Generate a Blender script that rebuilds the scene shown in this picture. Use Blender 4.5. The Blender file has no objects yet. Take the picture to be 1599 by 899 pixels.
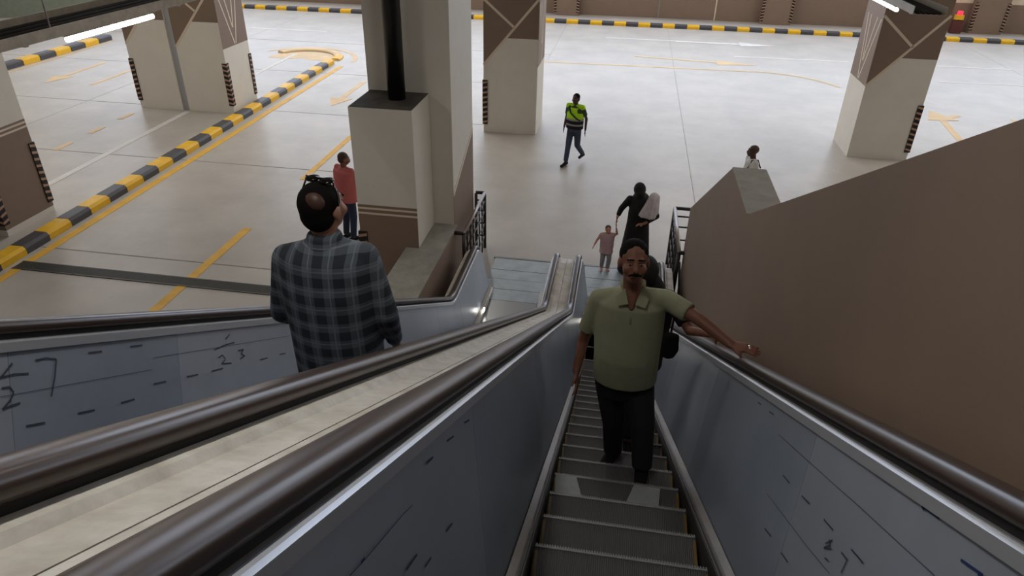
import bpy, bmesh, math, random
import numpy as np
from mathutils import Vector, Matrix
random.seed(7)
R = math.radians
scene = bpy.context.scene
col = scene.collection

# ------------------------------------------------------------------ camera
F = 1091.16
PITCH, YAW, ROLL = R(30.3955), R(8.7378), R(1.1307)
CAM = Vector((0, 0, 6.0))
fwd = Vector((-math.sin(YAW)*math.cos(PITCH), math.cos(YAW)*math.cos(PITCH), -math.sin(PITCH)))
_r = Vector((math.cos(YAW), math.sin(YAW), 0)); _u = _r.cross(fwd)
RT = _r*math.cos(ROLL) + _u*math.sin(ROLL)
UP = -_r*math.sin(ROLL) + _u*math.cos(ROLL)
cd = bpy.data.cameras.new('camera'); cam = bpy.data.objects.new('camera', cd); col.objects.link(cam)
cd.sensor_width = 36; cd.lens = F*36/1599; cd.clip_end = 300; cd.clip_start = 0.02
cam.matrix_world = Matrix(((RT.x, UP.x, -fwd.x, CAM.x), (RT.y, UP.y, -fwd.y, CAM.y), (RT.z, UP.z, -fwd.z, CAM.z), (0, 0, 0, 1)))
scene.camera = cam

# ------------------------------------------------------------------ world, exposure
w = bpy.data.worlds.new('world'); scene.world = w; w.use_nodes = True
bg = w.node_tree.nodes['Background']; bg.inputs[0].default_value = (0.72, 0.82, 1.0, 1); bg.inputs[1].default_value = 4.6
vs = scene.view_settings
vs.view_transform = 'Standard'; vs.look = 'None'; vs.exposure = 0.0; vs.gamma = 1.0; vs.use_curve_mapping = False

def lamp(name, loc, sx, sy, power, color=(1, .96, .9), parent=None, spread=180):
    l = bpy.data.lights.new(name, 'AREA'); l.shape = 'RECTANGLE'; l.size = sx; l.size_y = sy
    l.energy = power; l.color = color; l.spread = R(spread)
    o = bpy.data.objects.new(name, l); col.objects.link(o); o.location = loc
    if parent: o.parent = parent
    return o

# ------------------------------------------------------------------ helpers
def ray(px, py): return fwd + RT*((px-799.5)/F) - UP*((py-449.5)/F)
def hit(px, py, n, k):
    n = Vector(n); d = ray(px, py); return CAM + d*((k - n.dot(CAM))/n.dot(d))
def atY(px, py, Y): return hit(px, py, (0, 1, 0), Y)
def s2l(c): return tuple(((v/255+.055)/1.055)**2.4 if v/255 > .04045 else v/255/12.92 for v in c)

MATS = {}
def mat(name, rgb, rough=.6, metal=0., var=0., scale=6., bump=0., bscale=60., spec=.5, emit=0, coord='Object', stretch=None, rgb2=None):
    m = bpy.data.materials.new(name); m.use_nodes = True; nt = m.node_tree; b = nt.nodes['Principled BSDF']
    c = s2l(rgb)
    b.inputs['Base Color'].default_value = (*c, 1); b.inputs['Roughness'].default_value = rough
    b.inputs['Metallic'].default_value = metal; b.inputs['Specular IOR Level'].default_value = spec
    if emit:
        b.inputs['Emission Color'].default_value = (*c, 1); b.inputs['Emission Strength'].default_value = emit
    tc = nt.nodes.new('ShaderNodeTexCoord'); src = tc.outputs[coord]
    if stretch:
        mp = nt.nodes.new('ShaderNodeMapping'); mp.inputs['Scale'].default_value = stretch
        nt.links.new(src, mp.inputs[0]); src = mp.outputs[0]
    if var or rgb2:
        n = nt.nodes.new('ShaderNodeTexNoise'); n.inputs['Scale'].default_value = scale; n.inputs['Detail'].default_value = 6
        n.inputs['Roughness'].default_value = .65
        nt.links.new(src, n.inputs['Vector'])
        rp = nt.nodes.new('ShaderNodeValToRGB'); nt.links.new(n.outputs['Fac'], rp.inputs[0])
        c2 = s2l(rgb2) if rgb2 else tuple(v*(1-var) for v in c)
        hi = c if rgb2 else tuple(min(1, v*(1+var*.6)) for v in c)
        rp.color_ramp.elements[0].position = .32; rp.color_ramp.elements[0].color = (*c2, 1)
        rp.color_ramp.elements[1].position = .68; rp.color_ramp.elements[1].color = (*hi, 1)
        nt.links.new(rp.outputs[0], b.inputs['Base Color'])
    if bump:
        n2 = nt.nodes.new('ShaderNodeTexNoise'); n2.inputs['Scale'].default_value = bscale; n2.inputs['Detail'].default_value = 4
        nt.links.new(src, n2.inputs['Vector'])
        bp = nt.nodes.new('ShaderNodeBump'); bp.inputs['Strength'].default_value = bump; bp.inputs['Distance'].default_value = .01
        nt.links.new(n2.outputs['Fac'], bp.inputs['Height']); nt.links.new(bp.outputs[0], b.inputs['Normal'])
    MATS[name] = m
    return m

mat('concrete', (186, 180, 172), rough=.42, var=.14, scale=.8, bump=.04, bscale=25)
mat('cement', (150, 147, 138), rough=.8, var=.2, scale=5, bump=.3, bscale=30)
mat('paint_white', (226, 220, 208), rough=.6, var=.04, scale=2)
mat('paint_brown', (134, 113, 97), rough=.6, var=.05, scale=2)
mat('paint_wall', (140, 118, 101), rough=.62, var=.09, scale=1.2, bump=.03)
mat('paint_cream', (222, 206, 184), rough=.6)
mat('paint_grey', (168, 168, 170), rough=.6)
mat('ceiling', (190, 186, 180), rough=.9)
mat('yellow', (236, 184, 30), rough=.5, var=.12, scale=5)
mat('kerb_black', (70, 68, 72), rough=.5, var=.15, scale=5)
mat('line_yellow', (232, 180, 62), rough=.6, var=.15, scale=4)
mat('line_faded', (226, 196, 150), rough=.6, var=.12, scale=2)
mat('line_white', (222, 220, 216), rough=.6, var=.1, scale=3)
mat('joint', (142, 138, 132), rough=.8)
mat('joint_faint', (160, 156, 150), rough=.8)
mat('rubber', (26, 23, 22), rough=.7)
mat('guard_stripe', (178, 140, 115), rough=.5)
mat('grate', (88, 88, 84), rough=.5, metal=.5)
mat('pit', (28, 28, 28), rough=.9)
mat('box_top', (88, 84, 77), rough=.8, rgb2=(46, 44, 41), scale=3)
mat('film', (166, 173, 184), rough=.32, metal=.3, var=.10, scale=1.3)
mat('film_dark', (154, 163, 176), rough=.32, metal=.3, var=.10, scale=1.6)
mat('steel', (150, 150, 152), rough=.32, metal=.9, var=.08, scale=8)
mat('steel_cap', (176, 170, 162), rough=.4, metal=.5, var=.15, scale=9)
mat('steel_edge', (205, 207, 212), rough=.35, metal=.5)
mat('deck', (214, 210, 200), rough=.5, rgb2=(176, 168, 154), scale=7)
mat('handrail', (64, 50, 42), rough=.3, spec=.5)  # black rubber; the brown reflected in it is put into the base colour
mat('strip_steel', (150, 142, 134), rough=.4, metal=.5, var=.15, scale=8)
mat('gap', (16, 15, 14), rough=.7)
mat('skirt', (46, 44, 42), rough=.45, metal=.4)
mat('tread', (104, 104, 104), rough=.5, metal=.15)
mat('nosing', (150, 150, 150), rough=.5, metal=.2)
mat('demarc', (120, 96, 50), rough=.6)
mat('plate', (176, 186, 192), rough=.4, metal=.2, var=.16, scale=4)
mat('comb', (150, 152, 152), rough=.35, metal=.7)
mat('marker', (22, 44, 92), rough=.6)
mat('marker_black', (52, 60, 76), rough=.6)
mat('pipe', (24, 24, 26), rough=.35)
mat('rail_black', (34, 28, 28), rough=.4)
mat('rail_steel', (150, 140, 136), rough=.35, metal=.6)
mat('tray', (178, 166, 148), rough=.5, metal=.2, var=.2, scale=10)
mat('tube', (255, 252, 244), emit=14)
mat('comb_lamp', (255, 250, 240), emit=12)
mat('red_lamp', (255, 40, 60), emit=2)
mat('maroon', (92, 42, 40), rough=.6)
mat('green_grey', (130, 138, 124), rough=.7, var=.1)
mat('paper', (160, 164, 164), rough=.7, var=.12, scale=12)
# clothes, skin
mat('skin_brown', (128, 84, 66), rough=.55)
mat('skin_dark', (78, 52, 42), rough=.5)
mat('skin_tan', (168, 120, 98), rough=.55)
mat('skin_light', (206, 150, 128), rough=.55)
mat('hair', (20, 17, 16), rough=.95, spec=.15, bump=.5, bscale=150)
mat('hair_brown', (70, 45, 35), rough=.6, bump=.5, bscale=150)
mat('polo', (150, 152, 124), rough=.85, var=.08, scale=8, bump=.25, bscale=9)
mat('polo_dark', (120, 122, 98), rough=.85)
mat('black_cloth', (20, 20, 22), rough=.85, bump=.3, bscale=9)
mat('abaya', (14, 13, 15), rough=.8, bump=.4, bscale=8)
mat('jeans', (62, 72, 92), rough=.85, var=.25, scale=6, bump=.2, bscale=12)
mat('jeans_navy', (40, 50, 76), rough=.85, var=.2, scale=6)
mat('red_shirt', (198, 106, 104), rough=.85, var=.08, scale=6, bump=.25, bscale=9)
mat('neon', (184, 236, 30), rough=.7, var=.08, scale=8)
mat('reflective', (150, 150, 150), rough=.4)
mat('green_sleeve', (52, 74, 48), rough=.85)
mat('white_shirt', (214, 210, 208), rough=.85)
mat('blanket', (206, 196, 198), rough=.9, var=.14, scale=14, bump=.5, bscale=14)
mat('pink', (196, 164, 166), rough=.85, var=.1, scale=9, bump=.3, bscale=12)
mat('grey_cloth', (150, 148, 152), rough=.85)
mat('shoe', (24, 22, 22), rough=.8, spec=.2)
mat('eye_white', (165, 150, 140), rough=.4)
mat('eye_dark', (18, 12, 10), rough=.3)
mat('lip', (104, 58, 52), rough=.5)
mat('lens', (12, 10, 12), rough=.15)
mat('ring', (220, 218, 214), rough=.25, metal=.9)

# plaid: bands of charcoal, slate and pale lines woven from two axes
def plaid():
    m = bpy.data.materials.new('plaid'); m.use_nodes = True; nt = m.node_tree; b = nt.nodes['Principled BSDF']; b.inputs['Roughness'].default_value = .9
    tc = nt.nodes.new('ShaderNodeTexCoord'); sp = nt.nodes.new('ShaderNodeSeparateXYZ'); nt.links.new(tc.outputs['Object'], sp.inputs[0])
    def band(out, period, width, off=0.):
        a = nt.nodes.new('ShaderNodeMath'); a.operation = 'ADD'; a.inputs[1].default_value = 50+off; nt.links.new(out, a.inputs[0])
        q = nt.nodes.new('ShaderNodeMath'); q.operation = 'MODULO'; q.inputs[1].default_value = period; nt.links.new(a.outputs[0], q.inputs[0])
        l = nt.nodes.new('ShaderNodeMath'); l.operation = 'LESS_THAN'; l.inputs[1].default_value = width; nt.links.new(q.outputs[0], l.inputs[0])
        return l.outputs[0]
    fac = None
    for out, per, wd, off, wt in ((sp.outputs[0], .09, .045, 0, .34), (sp.outputs[2], .09, .045, 0, .34), (sp.outputs[0], .09, .006, .066, .5), (sp.outputs[2], .09, .006, .066, .5)):
        mu = nt.nodes.new('ShaderNodeMath'); mu.operation = 'MULTIPLY'; mu.inputs[1].default_value = wt; nt.links.new(band(out, per, wd, off), mu.inputs[0])
        if fac is None: fac = mu.outputs[0]
        else:
            ad = nt.nodes.new('ShaderNodeMath'); ad.operation = 'ADD'; nt.links.new(fac, ad.inputs[0]); nt.links.new(mu.outputs[0], ad.inputs[1]); fac = ad.outputs[0]
    rp = nt.nodes.new('ShaderNodeValToRGB'); nt.links.new(fac, rp.inputs[0])
    rp.color_ramp.elements[0].color = (*s2l((40, 47, 56)), 1); rp.color_ramp.elements[1].color = (*s2l((118, 126, 136)), 1)
    nt.links.new(rp.outputs[0], b.inputs['Base Color'])
    n2 = nt.nodes.new('ShaderNodeTexNoise'); n2.inputs['Scale'].default_value = 8; nt.links.new(tc.outputs['Object'], n2.inputs['Vector'])
    bp = nt.nodes.new('ShaderNodeBump'); bp.inputs['Strength'].default_value = .4; bp.inputs['Distance'].default_value = .02
    nt.links.new(n2.outputs['Fac'], bp.inputs['Height']); nt.links.new(bp.outputs[0], b.inputs['Normal'])
    MATS['plaid'] = m
plaid()
# grooved tread: fine ribs along the run
def grooves(m, freq):
    nt = m.node_tree; b = nt.nodes['Principled BSDF']
    tc = nt.nodes.new('ShaderNodeTexCoord'); wv = nt.nodes.new('ShaderNodeTexWave'); wv.inputs['Scale'].default_value = freq
    nt.links.new(tc.outputs['Object'], wv.inputs['Vector'])
    bp = nt.nodes.new('ShaderNodeBump'); bp.inputs['Strength'].default_value = .8; bp.inputs['Distance'].default_value = .006
    nt.links.new(wv.outputs['Fac'], bp.inputs['Height']); nt.links.new(bp.outputs[0], b.inputs['Normal'])
grooves(MATS['tread'], 33)

class MB:
    def __init__(s): s.v = []; s.f = []; s.m = []
    def add(s, vs, fs, mi=0):
        o = len(s.v); s.v += [tuple(v) for v in vs]
        for f in fs: s.f.append(tuple(i+o for i in f)); s.m.append(mi)
        return s
    def box(s, x0, x1, y0, y1, z0, z1, mi=0):
        vs = [(x, y, z) for z in (z0, z1) for y in (y0, y1) for x in (x0, x1)]
        return s.add(vs, [(0, 2, 3, 1), (4, 5, 7, 6), (0, 1, 5, 4), (2, 6, 7, 3), (0, 4, 6, 2), (1, 3, 7, 5)], mi)
    def prism(s, pts, vec, mi=0, cap=None):
        # polygon extruded along vec
        n = len(pts); a = [Vector(p) for p in pts]; b = [p+Vector(vec) for p in a]
        fs = [tuple(range(n-1, -1, -1)), tuple(range(n, 2*n))] + [(i, (i+1) % n, n+(i+1) % n, n+i) for i in range(n)]
        return s.add(a+b, fs, mi)
    def sweep(s, path, prof, mi=0, closed=True, ends=True):
        # path: list of (origin, side, normal); prof: list of (a, b)
        n = len(prof); vs = []
        for o, sd, nr in path:
            for a, b in prof: vs.append(Vector(o)+Vector(sd)*a+Vector(nr)*b)
        fs = []
        for i in range(len(path)-1):
            for j in range(n if closed else n-1):
                k = (j+1) % n
                fs.append((i*n+j, i*n+k, (i+1)*n+k, (i+1)*n+j))
        if closed and ends:
            fs.append(tuple(range(n-1, -1, -1))); q = (len(path)-1)*n; fs.append(tuple(range(q, q+n)))
        return s.add(vs, fs, mi)
    def tube(s, pts, r, seg=8, mi=0):
        pts = [Vector(p) for p in pts]; path = []
        for i, p in enumerate(pts):
            t = (pts[min(i+1, len(pts)-1)]-pts[max(i-1, 0)]).normalized()
            ref = Vector((0, 0, 1)) if abs(t.z) < .9 else Vector((1, 0, 0))
            a = t.cross(ref).normalized(); path.append((p, a, a.cross(t)))
        return s.sweep(path, [(r*math.cos(2*math.pi*k/seg), r*math.sin(2*math.pi*k/seg)) for k in range(seg)], mi)
    def build(s, name, mats, parent=None, smooth=False, loc=None):
        me = bpy.data.meshes.new(name); me.from_pydata(s.v, [], s.f)
        for m in ([mats] if isinstance(mats, str) else mats): me.materials.append(MATS[m])
        me.polygons.foreach_set('material_index', s.m)
        bm = bmesh.new(); bm.from_mesh(me); bmesh.ops.recalc_face_normals(bm, faces=bm.faces); bm.to_mesh(me); bm.free()
        if smooth: me.polygons.foreach_set('use_smooth', [True]*len(me.polygons))
        o = bpy.data.objects.new(name, me); col.objects.link(o)
        if parent: o.parent = parent
        if loc is not None: o.location = loc
        return o
def tag(o, label, cat=None, group=None, kind=None):
    o['label'] = label
    if cat: o['category'] = cat
    if group: o['group'] = group
    if kind: o['kind'] = kind
    return o
def thing(name, label, cat, group=None, loc=(0, 0, 0)):
    o = bpy.data.objects.new(name, None); col.objects.link(o); o.location = loc; o.empty_display_size = .2
    return tag(o, label, cat, group)
def copy_part(o, loc, parent, m=None):
    c = o.copy(); col.objects.link(c); c.parent = parent; c.location = loc
    return c

# ------------------------------------------------------------------ setting
XL, XR, YB, YR, ZC = -34., 26., 37.2, -5., 7.4
fl = MB().box(XL, XR, YR, 46, -.3, 0).build('floor', 'concrete'); tag(fl, 'pale grey polished concrete car park floor', kind='structure')
ce = MB().box(XL, XR, YR, YB+.3, ZC, ZC+.3).build('ceiling', 'ceiling'); tag(ce, 'painted concrete slab over the car park', kind='structure')
wr = MB().box(XL, XR, YR-.3, YR, 0, ZC).build('wall_light_block', 'paint_wall'); tag(wr, 'unseen brown wall added behind the escalators to block light', kind='structure')  # out of view, put in to keep light off the foreground
ws = MB().box(XL-.3, XL, YR, YB, 0, ZC).build('wall_left', 'paint_white'); tag(ws, 'far side wall of the car park', kind='structure')
ws = MB().box(XR, XR+.3, YR, YB, 0, ZC).build('wall_right', 'paint_white'); tag(ws, 'side wall of the car park past the lane', kind='structure')
wb = MB().box(XL, XR, YB, YB+.3, 0, 1.4, 0).box(XL, XR, YB, YB+.3, 1.4, 2.6, 1).build('wall_back', ['paint_brown', 'paint_cream'])
tag(wb, 'taupe dado wall along the far lane behind the striped kerb', kind='structure')
side = MB().box(XL, XR, 35.75, YB, 0, .16).build('pavement', 'concrete'); tag(side, 'raised narrow pavement below the taupe far wall', kind='structure')
for x in (-8.6, 1.3, 4.0, 11.2): MB().box(x-.03, x+.03, YB-.012, YB, .16, 1.4).build('panel_joint', 'paint_cream' if x > 3 else 'joint', wb)

# painted marks and joints lying in the floor
Z1, Z2 = .003, .006
def flat(name, pts, m, z=Z2):
    return MB().prism([(x, y, z-.004) for x, y in pts], (0, 0, .004)).build(name, m, fl)
def strip(name, a, b, wd, m, z=Z2):
    a = Vector((*a, 0)); b = Vector((*b, 0)); t = (b-a).normalized(); n = Vector((-t.y, t.x, 0))*wd/2
    return flat(name, [((a+n).x, (a+n).y), ((b+n).x, (b+n).y), ((b-n).x, (b-n).y), ((a-n).x, (a-n).y)], m, z)
for y, x0, x1 in ((9.94, -10.3, -3.9), (14.62, -30, -3.8), (18.68, -30, -13.95), (18.9, -11, -3.7), (23.5, -30, -3.8), (28.4, -30, -3.0)):
    strip('floor_joint', (x0, y), (x1, y), .025, 'joint', Z1)
for x, y0, y1 in ((1.75, 12, 35.6), (-3.0, 27.1, 35.6), (-15.9, 12, 35.6), (14.5, 15, 35.6)):
    strip('floor_joint', (x, y0), (x, y1), .012, 'joint_faint', Z1)
for a, b, wd, m in (((-7.0, 6.2), (-7.0, 11.4), .17, 'line_yellow'), ((-7.02, 14.0), (-7.05, 17.2), .15, 'line_yellow'), ((-7.05, 20), (-7.1, 23), .15, 'line_faded'),
                    ((-10.08, 6.5), (-10.2, 24.6), .17, 'line_yellow'), ((-12.3, 11.6), (-12.42, 18.3), .17, 'line_white'), ((-12.6, 22.6), (-12.65, 26.1), .15, 'line_white'),
                    ((-13.75, 14.6), (-13.77, 15.2), .15, 'line_faded'), ((-13.8, 15.95), (-13.8, 16.5), .15, 'line_faded'), ((-13.83, 17.2), (-13.83, 17.8), .15, 'line_faded'),
                    ((-17.0, 20.3), (-17.0, 22.3), .15, 'line_faded'), ((-20.75, 21.0), (-20.75, 26.6), .12, 'line_faded'), ((-16.8, 30.6), (-13.2, 30.6), .13, 'line_white'),
                    ((-3.1, 27.1), (4.6, 27.3), .14, 'line_faded'), ((4.2, 29.8), (8.6, 29.9), .15, 'line_white'), ((-1.0, 32.4), (4.6, 32.4), .15, 'line_white'),
                    ((9.4, 29.9), (14.5, 30.0), .13, 'line_white'), ((11.6, 22.8), (11.5, 19.6), .16, 'line_faded'), ((11, 27.3), (20, 27.6), .1, 'line_white'), ((-10, 30.6), (-7, 30.6), .13, 'line_white')):
    strip('painted_line', a, b, wd, m)
def arrow(x, y, sy, m, L=3.0):
    # straight arrow along the lane, head towards sy
    strip('arrow_shaft', (x, y-sy*L*.5), (x, y+sy*L*.2), .17, m)
    flat('arrow_head', [(x-.36, y+sy*L*.2), (x+.36, y+sy*L*.2), (x, y+sy*L*.5)][::int(sy)], m, Z2+.001)
arrow(-18.6, 21.7, -1, 'line_faded'); arrow(-8.65, 21.2, -1, 'line_faded')
strip('arrow_shaft', (2.0, 32.3), (4.9, 32.3), .17, 'line_white', .008); flat('arrow_head', [(4.7, 31.9), (6.2, 32.3), (4.7, 32.75)], 'line_white', .009)
strip('arrow_shaft', (.3, 28.9), (3.6, 28.5), .17, 'line_faded', .008); flat('arrow_head', [(3.4, 28.1), (4.9, 28.4), (3.4, 28.9)], 'line_faded', .009)
# turn arrow on the right
strip('arrow_shaft', (9.15, 19.6), (9.45, 22.4), .2, 'line_faded'); strip('arrow_shaft', (9.45, 22.4), (10.1, 22.9), .2, 'line_faded', .007)
flat('arrow_head', [(9.0, 22.2), (9.4, 23.3), (9.9, 22.3)], 'line_faded', .008)
def arc_line(c, r, a0, a1, wd, m, z=Z2):
    p = []
    for k in range(17): a = R(a0+(a1-a0)*k/16); p.append((c[0]+r*math.cos(a), c[1]+r*math.sin(a)))
    mb = MB(); vs = []
    for i, (x, y) in enumerate(p):
        dx, dy = x-c[0], y-c[1]; L = math.hypot(dx, dy)
        vs += [(c[0]+dx*(L-wd/2)/L, c[1]+dy*(L-wd/2)/L, z), (c[0]+dx*(L+wd/2)/L, c[1]+dy*(L+wd/2)/L, z)]
    mb.add(vs, [(2*i, 2*i+1, 2*i+3, 2*i+2) for i in range(16)])
    return mb.build('painted_curve', m, fl)
arc_line((4.6, 24.4), 2.95, 90, 25, .15, 'line_faded')
arc_line((-12.1, 25.3), 2.05, 0, 150, .16, 'line_faded')
arc_line((-12.1, 25.3), .75, 0, 180, 1.1, 'line_faded', .004)

# kerbs: one kerb, each painted stone a part
def kerb(name, label, x0, x1, segs, axis, wd=.34, ht=.16, first=0):
    k = thing(name, label, 'kerb')
    L = segs[1]-segs[0]; b = .05
    for ci, m in enumerate(('yellow', 'kerb_black')):
        pr = [(-wd/2, 0), (wd/2, 0), (wd/2, ht-b), (wd/2-b, ht), (-wd/2+b, ht), (-wd/2, ht-b)]
        if axis == 'y': mb = MB().prism([(a, .006, c) for a, c in pr], (0, L-.012, 0))
        else: mb = MB().prism([(.006, a, c) for a, c in pr], (L-.012, 0, 0))
        src = mb.build('kerb_stone', m, k)
        used = False
        for i in range(len(segs)-1):
            if (i+first) % 2 != ci: continue
            f = i/(len(segs)-2); c = x0+(x1-x0)*f
            loc = (c, segs[i], .0) if axis == 'y' else (segs[i], c, .0)
            if not used: src.location = loc; used = True
            else: copy_part(src, loc, k)
    return k
K = kerb('kerb', 'yellow and black kerb running past the double column into a rounded end', -10.45, -10.78, [7.27+.59*i for i in range(31)], 'y', first=1)
# rounded end of the same kerb
for i in range(6):
    a0, a1 = R(-4+i*26), R(22+i*26); c = Vector((-12.1, 25.56, 0)); pr = [(1.16, 0), (1.5, 0), (1.5, .04), (1.45, .07), (1.21, .07), (1.16, .04)]
    path = [(c, (math.cos(a), math.sin(a), 0), (0, 0, 1)) for a in [a0+(a1-a0)*k/4 for k in range(5)]]
    MB().sweep(path, pr).build('kerb_stone', 'line_faded' if i > 0 else 'yellow', K)
kerb('kerb', 'yellow and black kerb edging the pavement of the far taupe wall', 35.58, 35.58, [-27.0+.57*i for i in range(86)], 'x', wd=.34, ht=.17)
kerb('kerb', 'short yellow and black kerb beyond the lit cable tray', -21.2, -21.1, [20.6+.78*i for i in range(9)], 'y', wd=.4, ht=.2)

# drain grate
dg = thing('drain_grate', 'long narrow steel drain grate crossing the yellow lane line', 'drain', loc=(0, 0, 0))
MB().box(-10.2, -3.95, 9.11, 9.39, .001, .008).build('channel', 'pit', dg)
MB().box(-10.2, -3.95, 9.11, 9.135, .001, .014).box(-10.2, -3.95, 9.365, 9.39, .001, .014).build('frame', 'grate', dg)
gb = MB()
for i in range(208): gb.box(-10.19+i*.03, -10.178+i*.03, 9.135, 9.365, .004, .013)
o = gb.build('grate_bars', 'grate', dg); o['kind'] = 'stuff'

# columns
def guard(parent, x, y, sx, sy, z0=.22, z1=1.4):
    # rubber corner guard: an L angle round the edge, with slanted pale stripes
    t, L = .025, .11
    g = MB().box(min(x, x-sx*L), max(x, x-sx*L), min(y, y+sy*t), max(y, y+sy*t), z0, z1).box(min(x, x+sx*t), max(x, x+sx*t), min(y+sy*t, y-sy*L), max(y+sy*t, y-sy*L), z0, z1).build('corner_guard', 'rubber', parent)
    n = 9; h = (z1-z0)/n
    for k in range(n):
        za = z0+h*(k+.15); e = .003
        mb = MB()
        yy = y+sy*(t+e); xx = x+sx*(t+e)
        mb.add([(x+sx*t, yy, za+h*.1), (x-sx*L, yy, za+h*.35), (x-sx*L, yy, za+h*.72), (x+sx*t, yy, za+h*.47)], [(0, 1, 2, 3)])
        mb.add([(xx, y+sy*t, za+h*.1), (xx, y-sy*L, za+h*.35), (xx, y-sy*L, za+h*.72), (xx, y+sy*t, za+h*.47)], [(0, 1, 2, 3)])
        mb.build('reflective_stripe', 'guard_stripe', g)
def face(parent, name, pts, m, axis, c, out, th=.004):
    # polygon of (u, z) lying on a face at coordinate c, standing th proud
    if axis == 'y': return MB().prism([(u, c, z) for u, z in pts], (0, out*th, 0)).build(name, m, parent)
    return MB().prism([(c, u, z) for u, z in pts], (out*th, 0, 0)).build(name, m, parent)
def line(parent, a, b, wd, m, axis, c, out, th=.007):
    a = Vector(a); b = Vector(b); t = (b-a).normalized(); n = Vector((-t.y, t.x))*wd/2
    return face(parent, 'painted_line', [a+n, b+n, b-n, a-n], m, axis, c, out, th)
def front_pattern(p, x0, x1, y):
    w_ = x1-x0
    face(p, 'painted_panel', [(x0, 1.79), (x0+.6, 2.48), (x1, 2.48), (x1, ZC), (x0, ZC)], 'paint_brown', 'y', y, -1)
    line(p, (x0, 1.79), (x1, 1.79+w_*1.17), .06, 'paint_cream', 'y', y, -1)
    line(p, (x0+.8, 2.74), (x0, 3.4), .06, 'paint_cream', 'y', y, -1)
    line(p, (x0, 4.2), (x1, 5.6), .06, 'paint_cream', 'y', y, -1)
def side_pattern(p, x, out, y0, y1):
    face(p, 'painted_panel', [(y0, 1.78), (y1, 1.78), (y1, ZC), (y0, ZC)], 'paint_brown', 'x', x, out)
    m = (y0+y1)/2
    for a, b in (((m-.03, 1.82), (y0+.12, 3.3)), ((m+.03, 1.82), (y1-.25, 3.3)), ((m-.01, 2.25), (y0+.42, 3.3)), ((m+.01, 2.25), (y1-.5, 3.3))):
        line(p, a, b, .045, 'paint_cream', 'x', x, out)
def column(label, x0, x1, y0, y1, guards, sides):
    c = thing('column', label, 'column', 'car park columns')
    MB().box(x0, x1, y0, y1, 0, ZC).build('shaft', 'paint_white', c)
    front_pattern(c, x0, x1, y0)
    for s in sides: side_pattern(c, x0 if s < 0 else x1, s, y0, y1)
    for x, y, sx, sy in guards: guard(c, x, y, sx, sy)
    return c
column('white column with brown zigzag upper part, alone between the two others and facing the escalators', -3.68, -2.26, 18.3, 19.72, [(-3.68, 18.3, -1, -1)], [1])
column('white column with brown triangles beside the turn arrow and the sloping brown wall', 5.77, 7.2, 18.28, 19.72, [(7.2, 18.28, 1, -1)], [-1])
lc = column('double white column split by a grey joint, standing against the striped kerb', -12.42, -11.02, 18.4, 19.8, [(-11.02, 18.4, 1, -1), (-11.02, 19.8, 1, 1)], [1])
MB().box(-12.62, -12.42, 18.46, 19.74, 0, ZC).build('joint_strip', 'paint_grey', lc)
MB().box(-13.95, -12.62, 18.4, 19.8, 0, ZC).build('shaft', 'paint_white', lc)
front_pattern(lc, -13.95, -12.62, 18.4); guard(lc, -13.95, 18.4, -1, -1)
# pillar at the frame edge: brown dado with two cream lines
lp = thing('column', 'column with a plain brown dado and cream bands beside the striped kerb', 'column', 'car park columns')
MB().box(-12.6, -11.2, 10.2, 11.42, 0, ZC).build('shaft', 'paint_white', lp)
face(lp, 'painted_panel', [(10.2, 0.12), (11.42, 0.12), (11.42, 1.9), (10.2, 1.9)], 'paint_brown', 'x', -11.2, 1)
face(lp, 'painted_panel', [(-12.6, 0.12), (-11.2, 0.12), (-11.2, 1.9), (-12.6, 1.9)], 'paint_brown', 'y', 10.2, -1)
for z in (1.76, 1.84):
    line(lp, (10.2, z), (11.42, z), .035, 'paint_cream', 'x', -11.2, 1); line(lp, (-12.6, z), (-11.2, z), .035, 'paint_cream', 'y', 10.2, -1)
guard(lp, -11.2, 11.42, 1, 1, .22, 1.44); guard(lp, -11.2, 10.2, 1, -1, .22, 1.44)
# pilasters of the far wall
for i, (x0, x1) in enumerate(((-13.3, -12.0), (-3.8, -2.6), (6.1, 7.5), (15.4, 16.8))):
    p = thing('pilaster', ('taupe far wall pilaster seen past the double column', 'taupe far wall pilaster seen beside the lone zigzag column', 'taupe far wall pilaster between the lone column and the triangle column', 'taupe far wall pilaster next to the red alarm lamp')[i], 'pilaster', 'pilasters of the far wall')
    MB().box(x0, x1, 36.75, YB-.001, .16, 2.6).build('shaft', 'paint_brown', p)
    guard(p, x0, 36.75, -1, -1, .3, 1.5); guard(p, x1, 36.75, 1, -1, .3, 1.5)
MB().box(14.2, 14.5, YB-.05, YB, .16, ZC).build('pipe_strip', 'paint_grey', wb)
ab = thing('alarm_post', 'dark cabinet with a yellow box and red lamp by the far wall', 'alarm box')
MB().box(14.55, 15.0, 36.55, 36.8, .17, .72).build('cabinet', 'maroon', ab)
MB().box(14.6, 14.95, 36.55, 36.75, .76, .96).build('box', 'yellow', ab)
MB().box(14.72, 14.8, 36.6, 36.7, .72, .77).build('neck', 'rubber', ab)
MB().tube([(14.77, 36.65, .96), (14.77, 36.65, 1.0), (14.77, 36.65, 1.12)], .11, 10).build('red_lamp', 'red_lamp', ab, True)
# ramp wall far left
rw = thing('ramp_wall', 'grey green ramp wall with a dark red band behind the cable tray', 'wall')
MB().prism([(-33, 28.2, 0), (-23.6, 32.2, 0), (-23.6, 32.5, 0), (-33, 28.6, 0)], (0, 0, .9)).build('base', 'green_grey', rw)
MB().prism([(-33, 28.22, .9), (-23.6, 32.22, .9), (-23.6, 32.5, .9), (-33, 28.6, .9)], (0, 0, 1.5)).build('band', 'maroon', rw)

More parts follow.
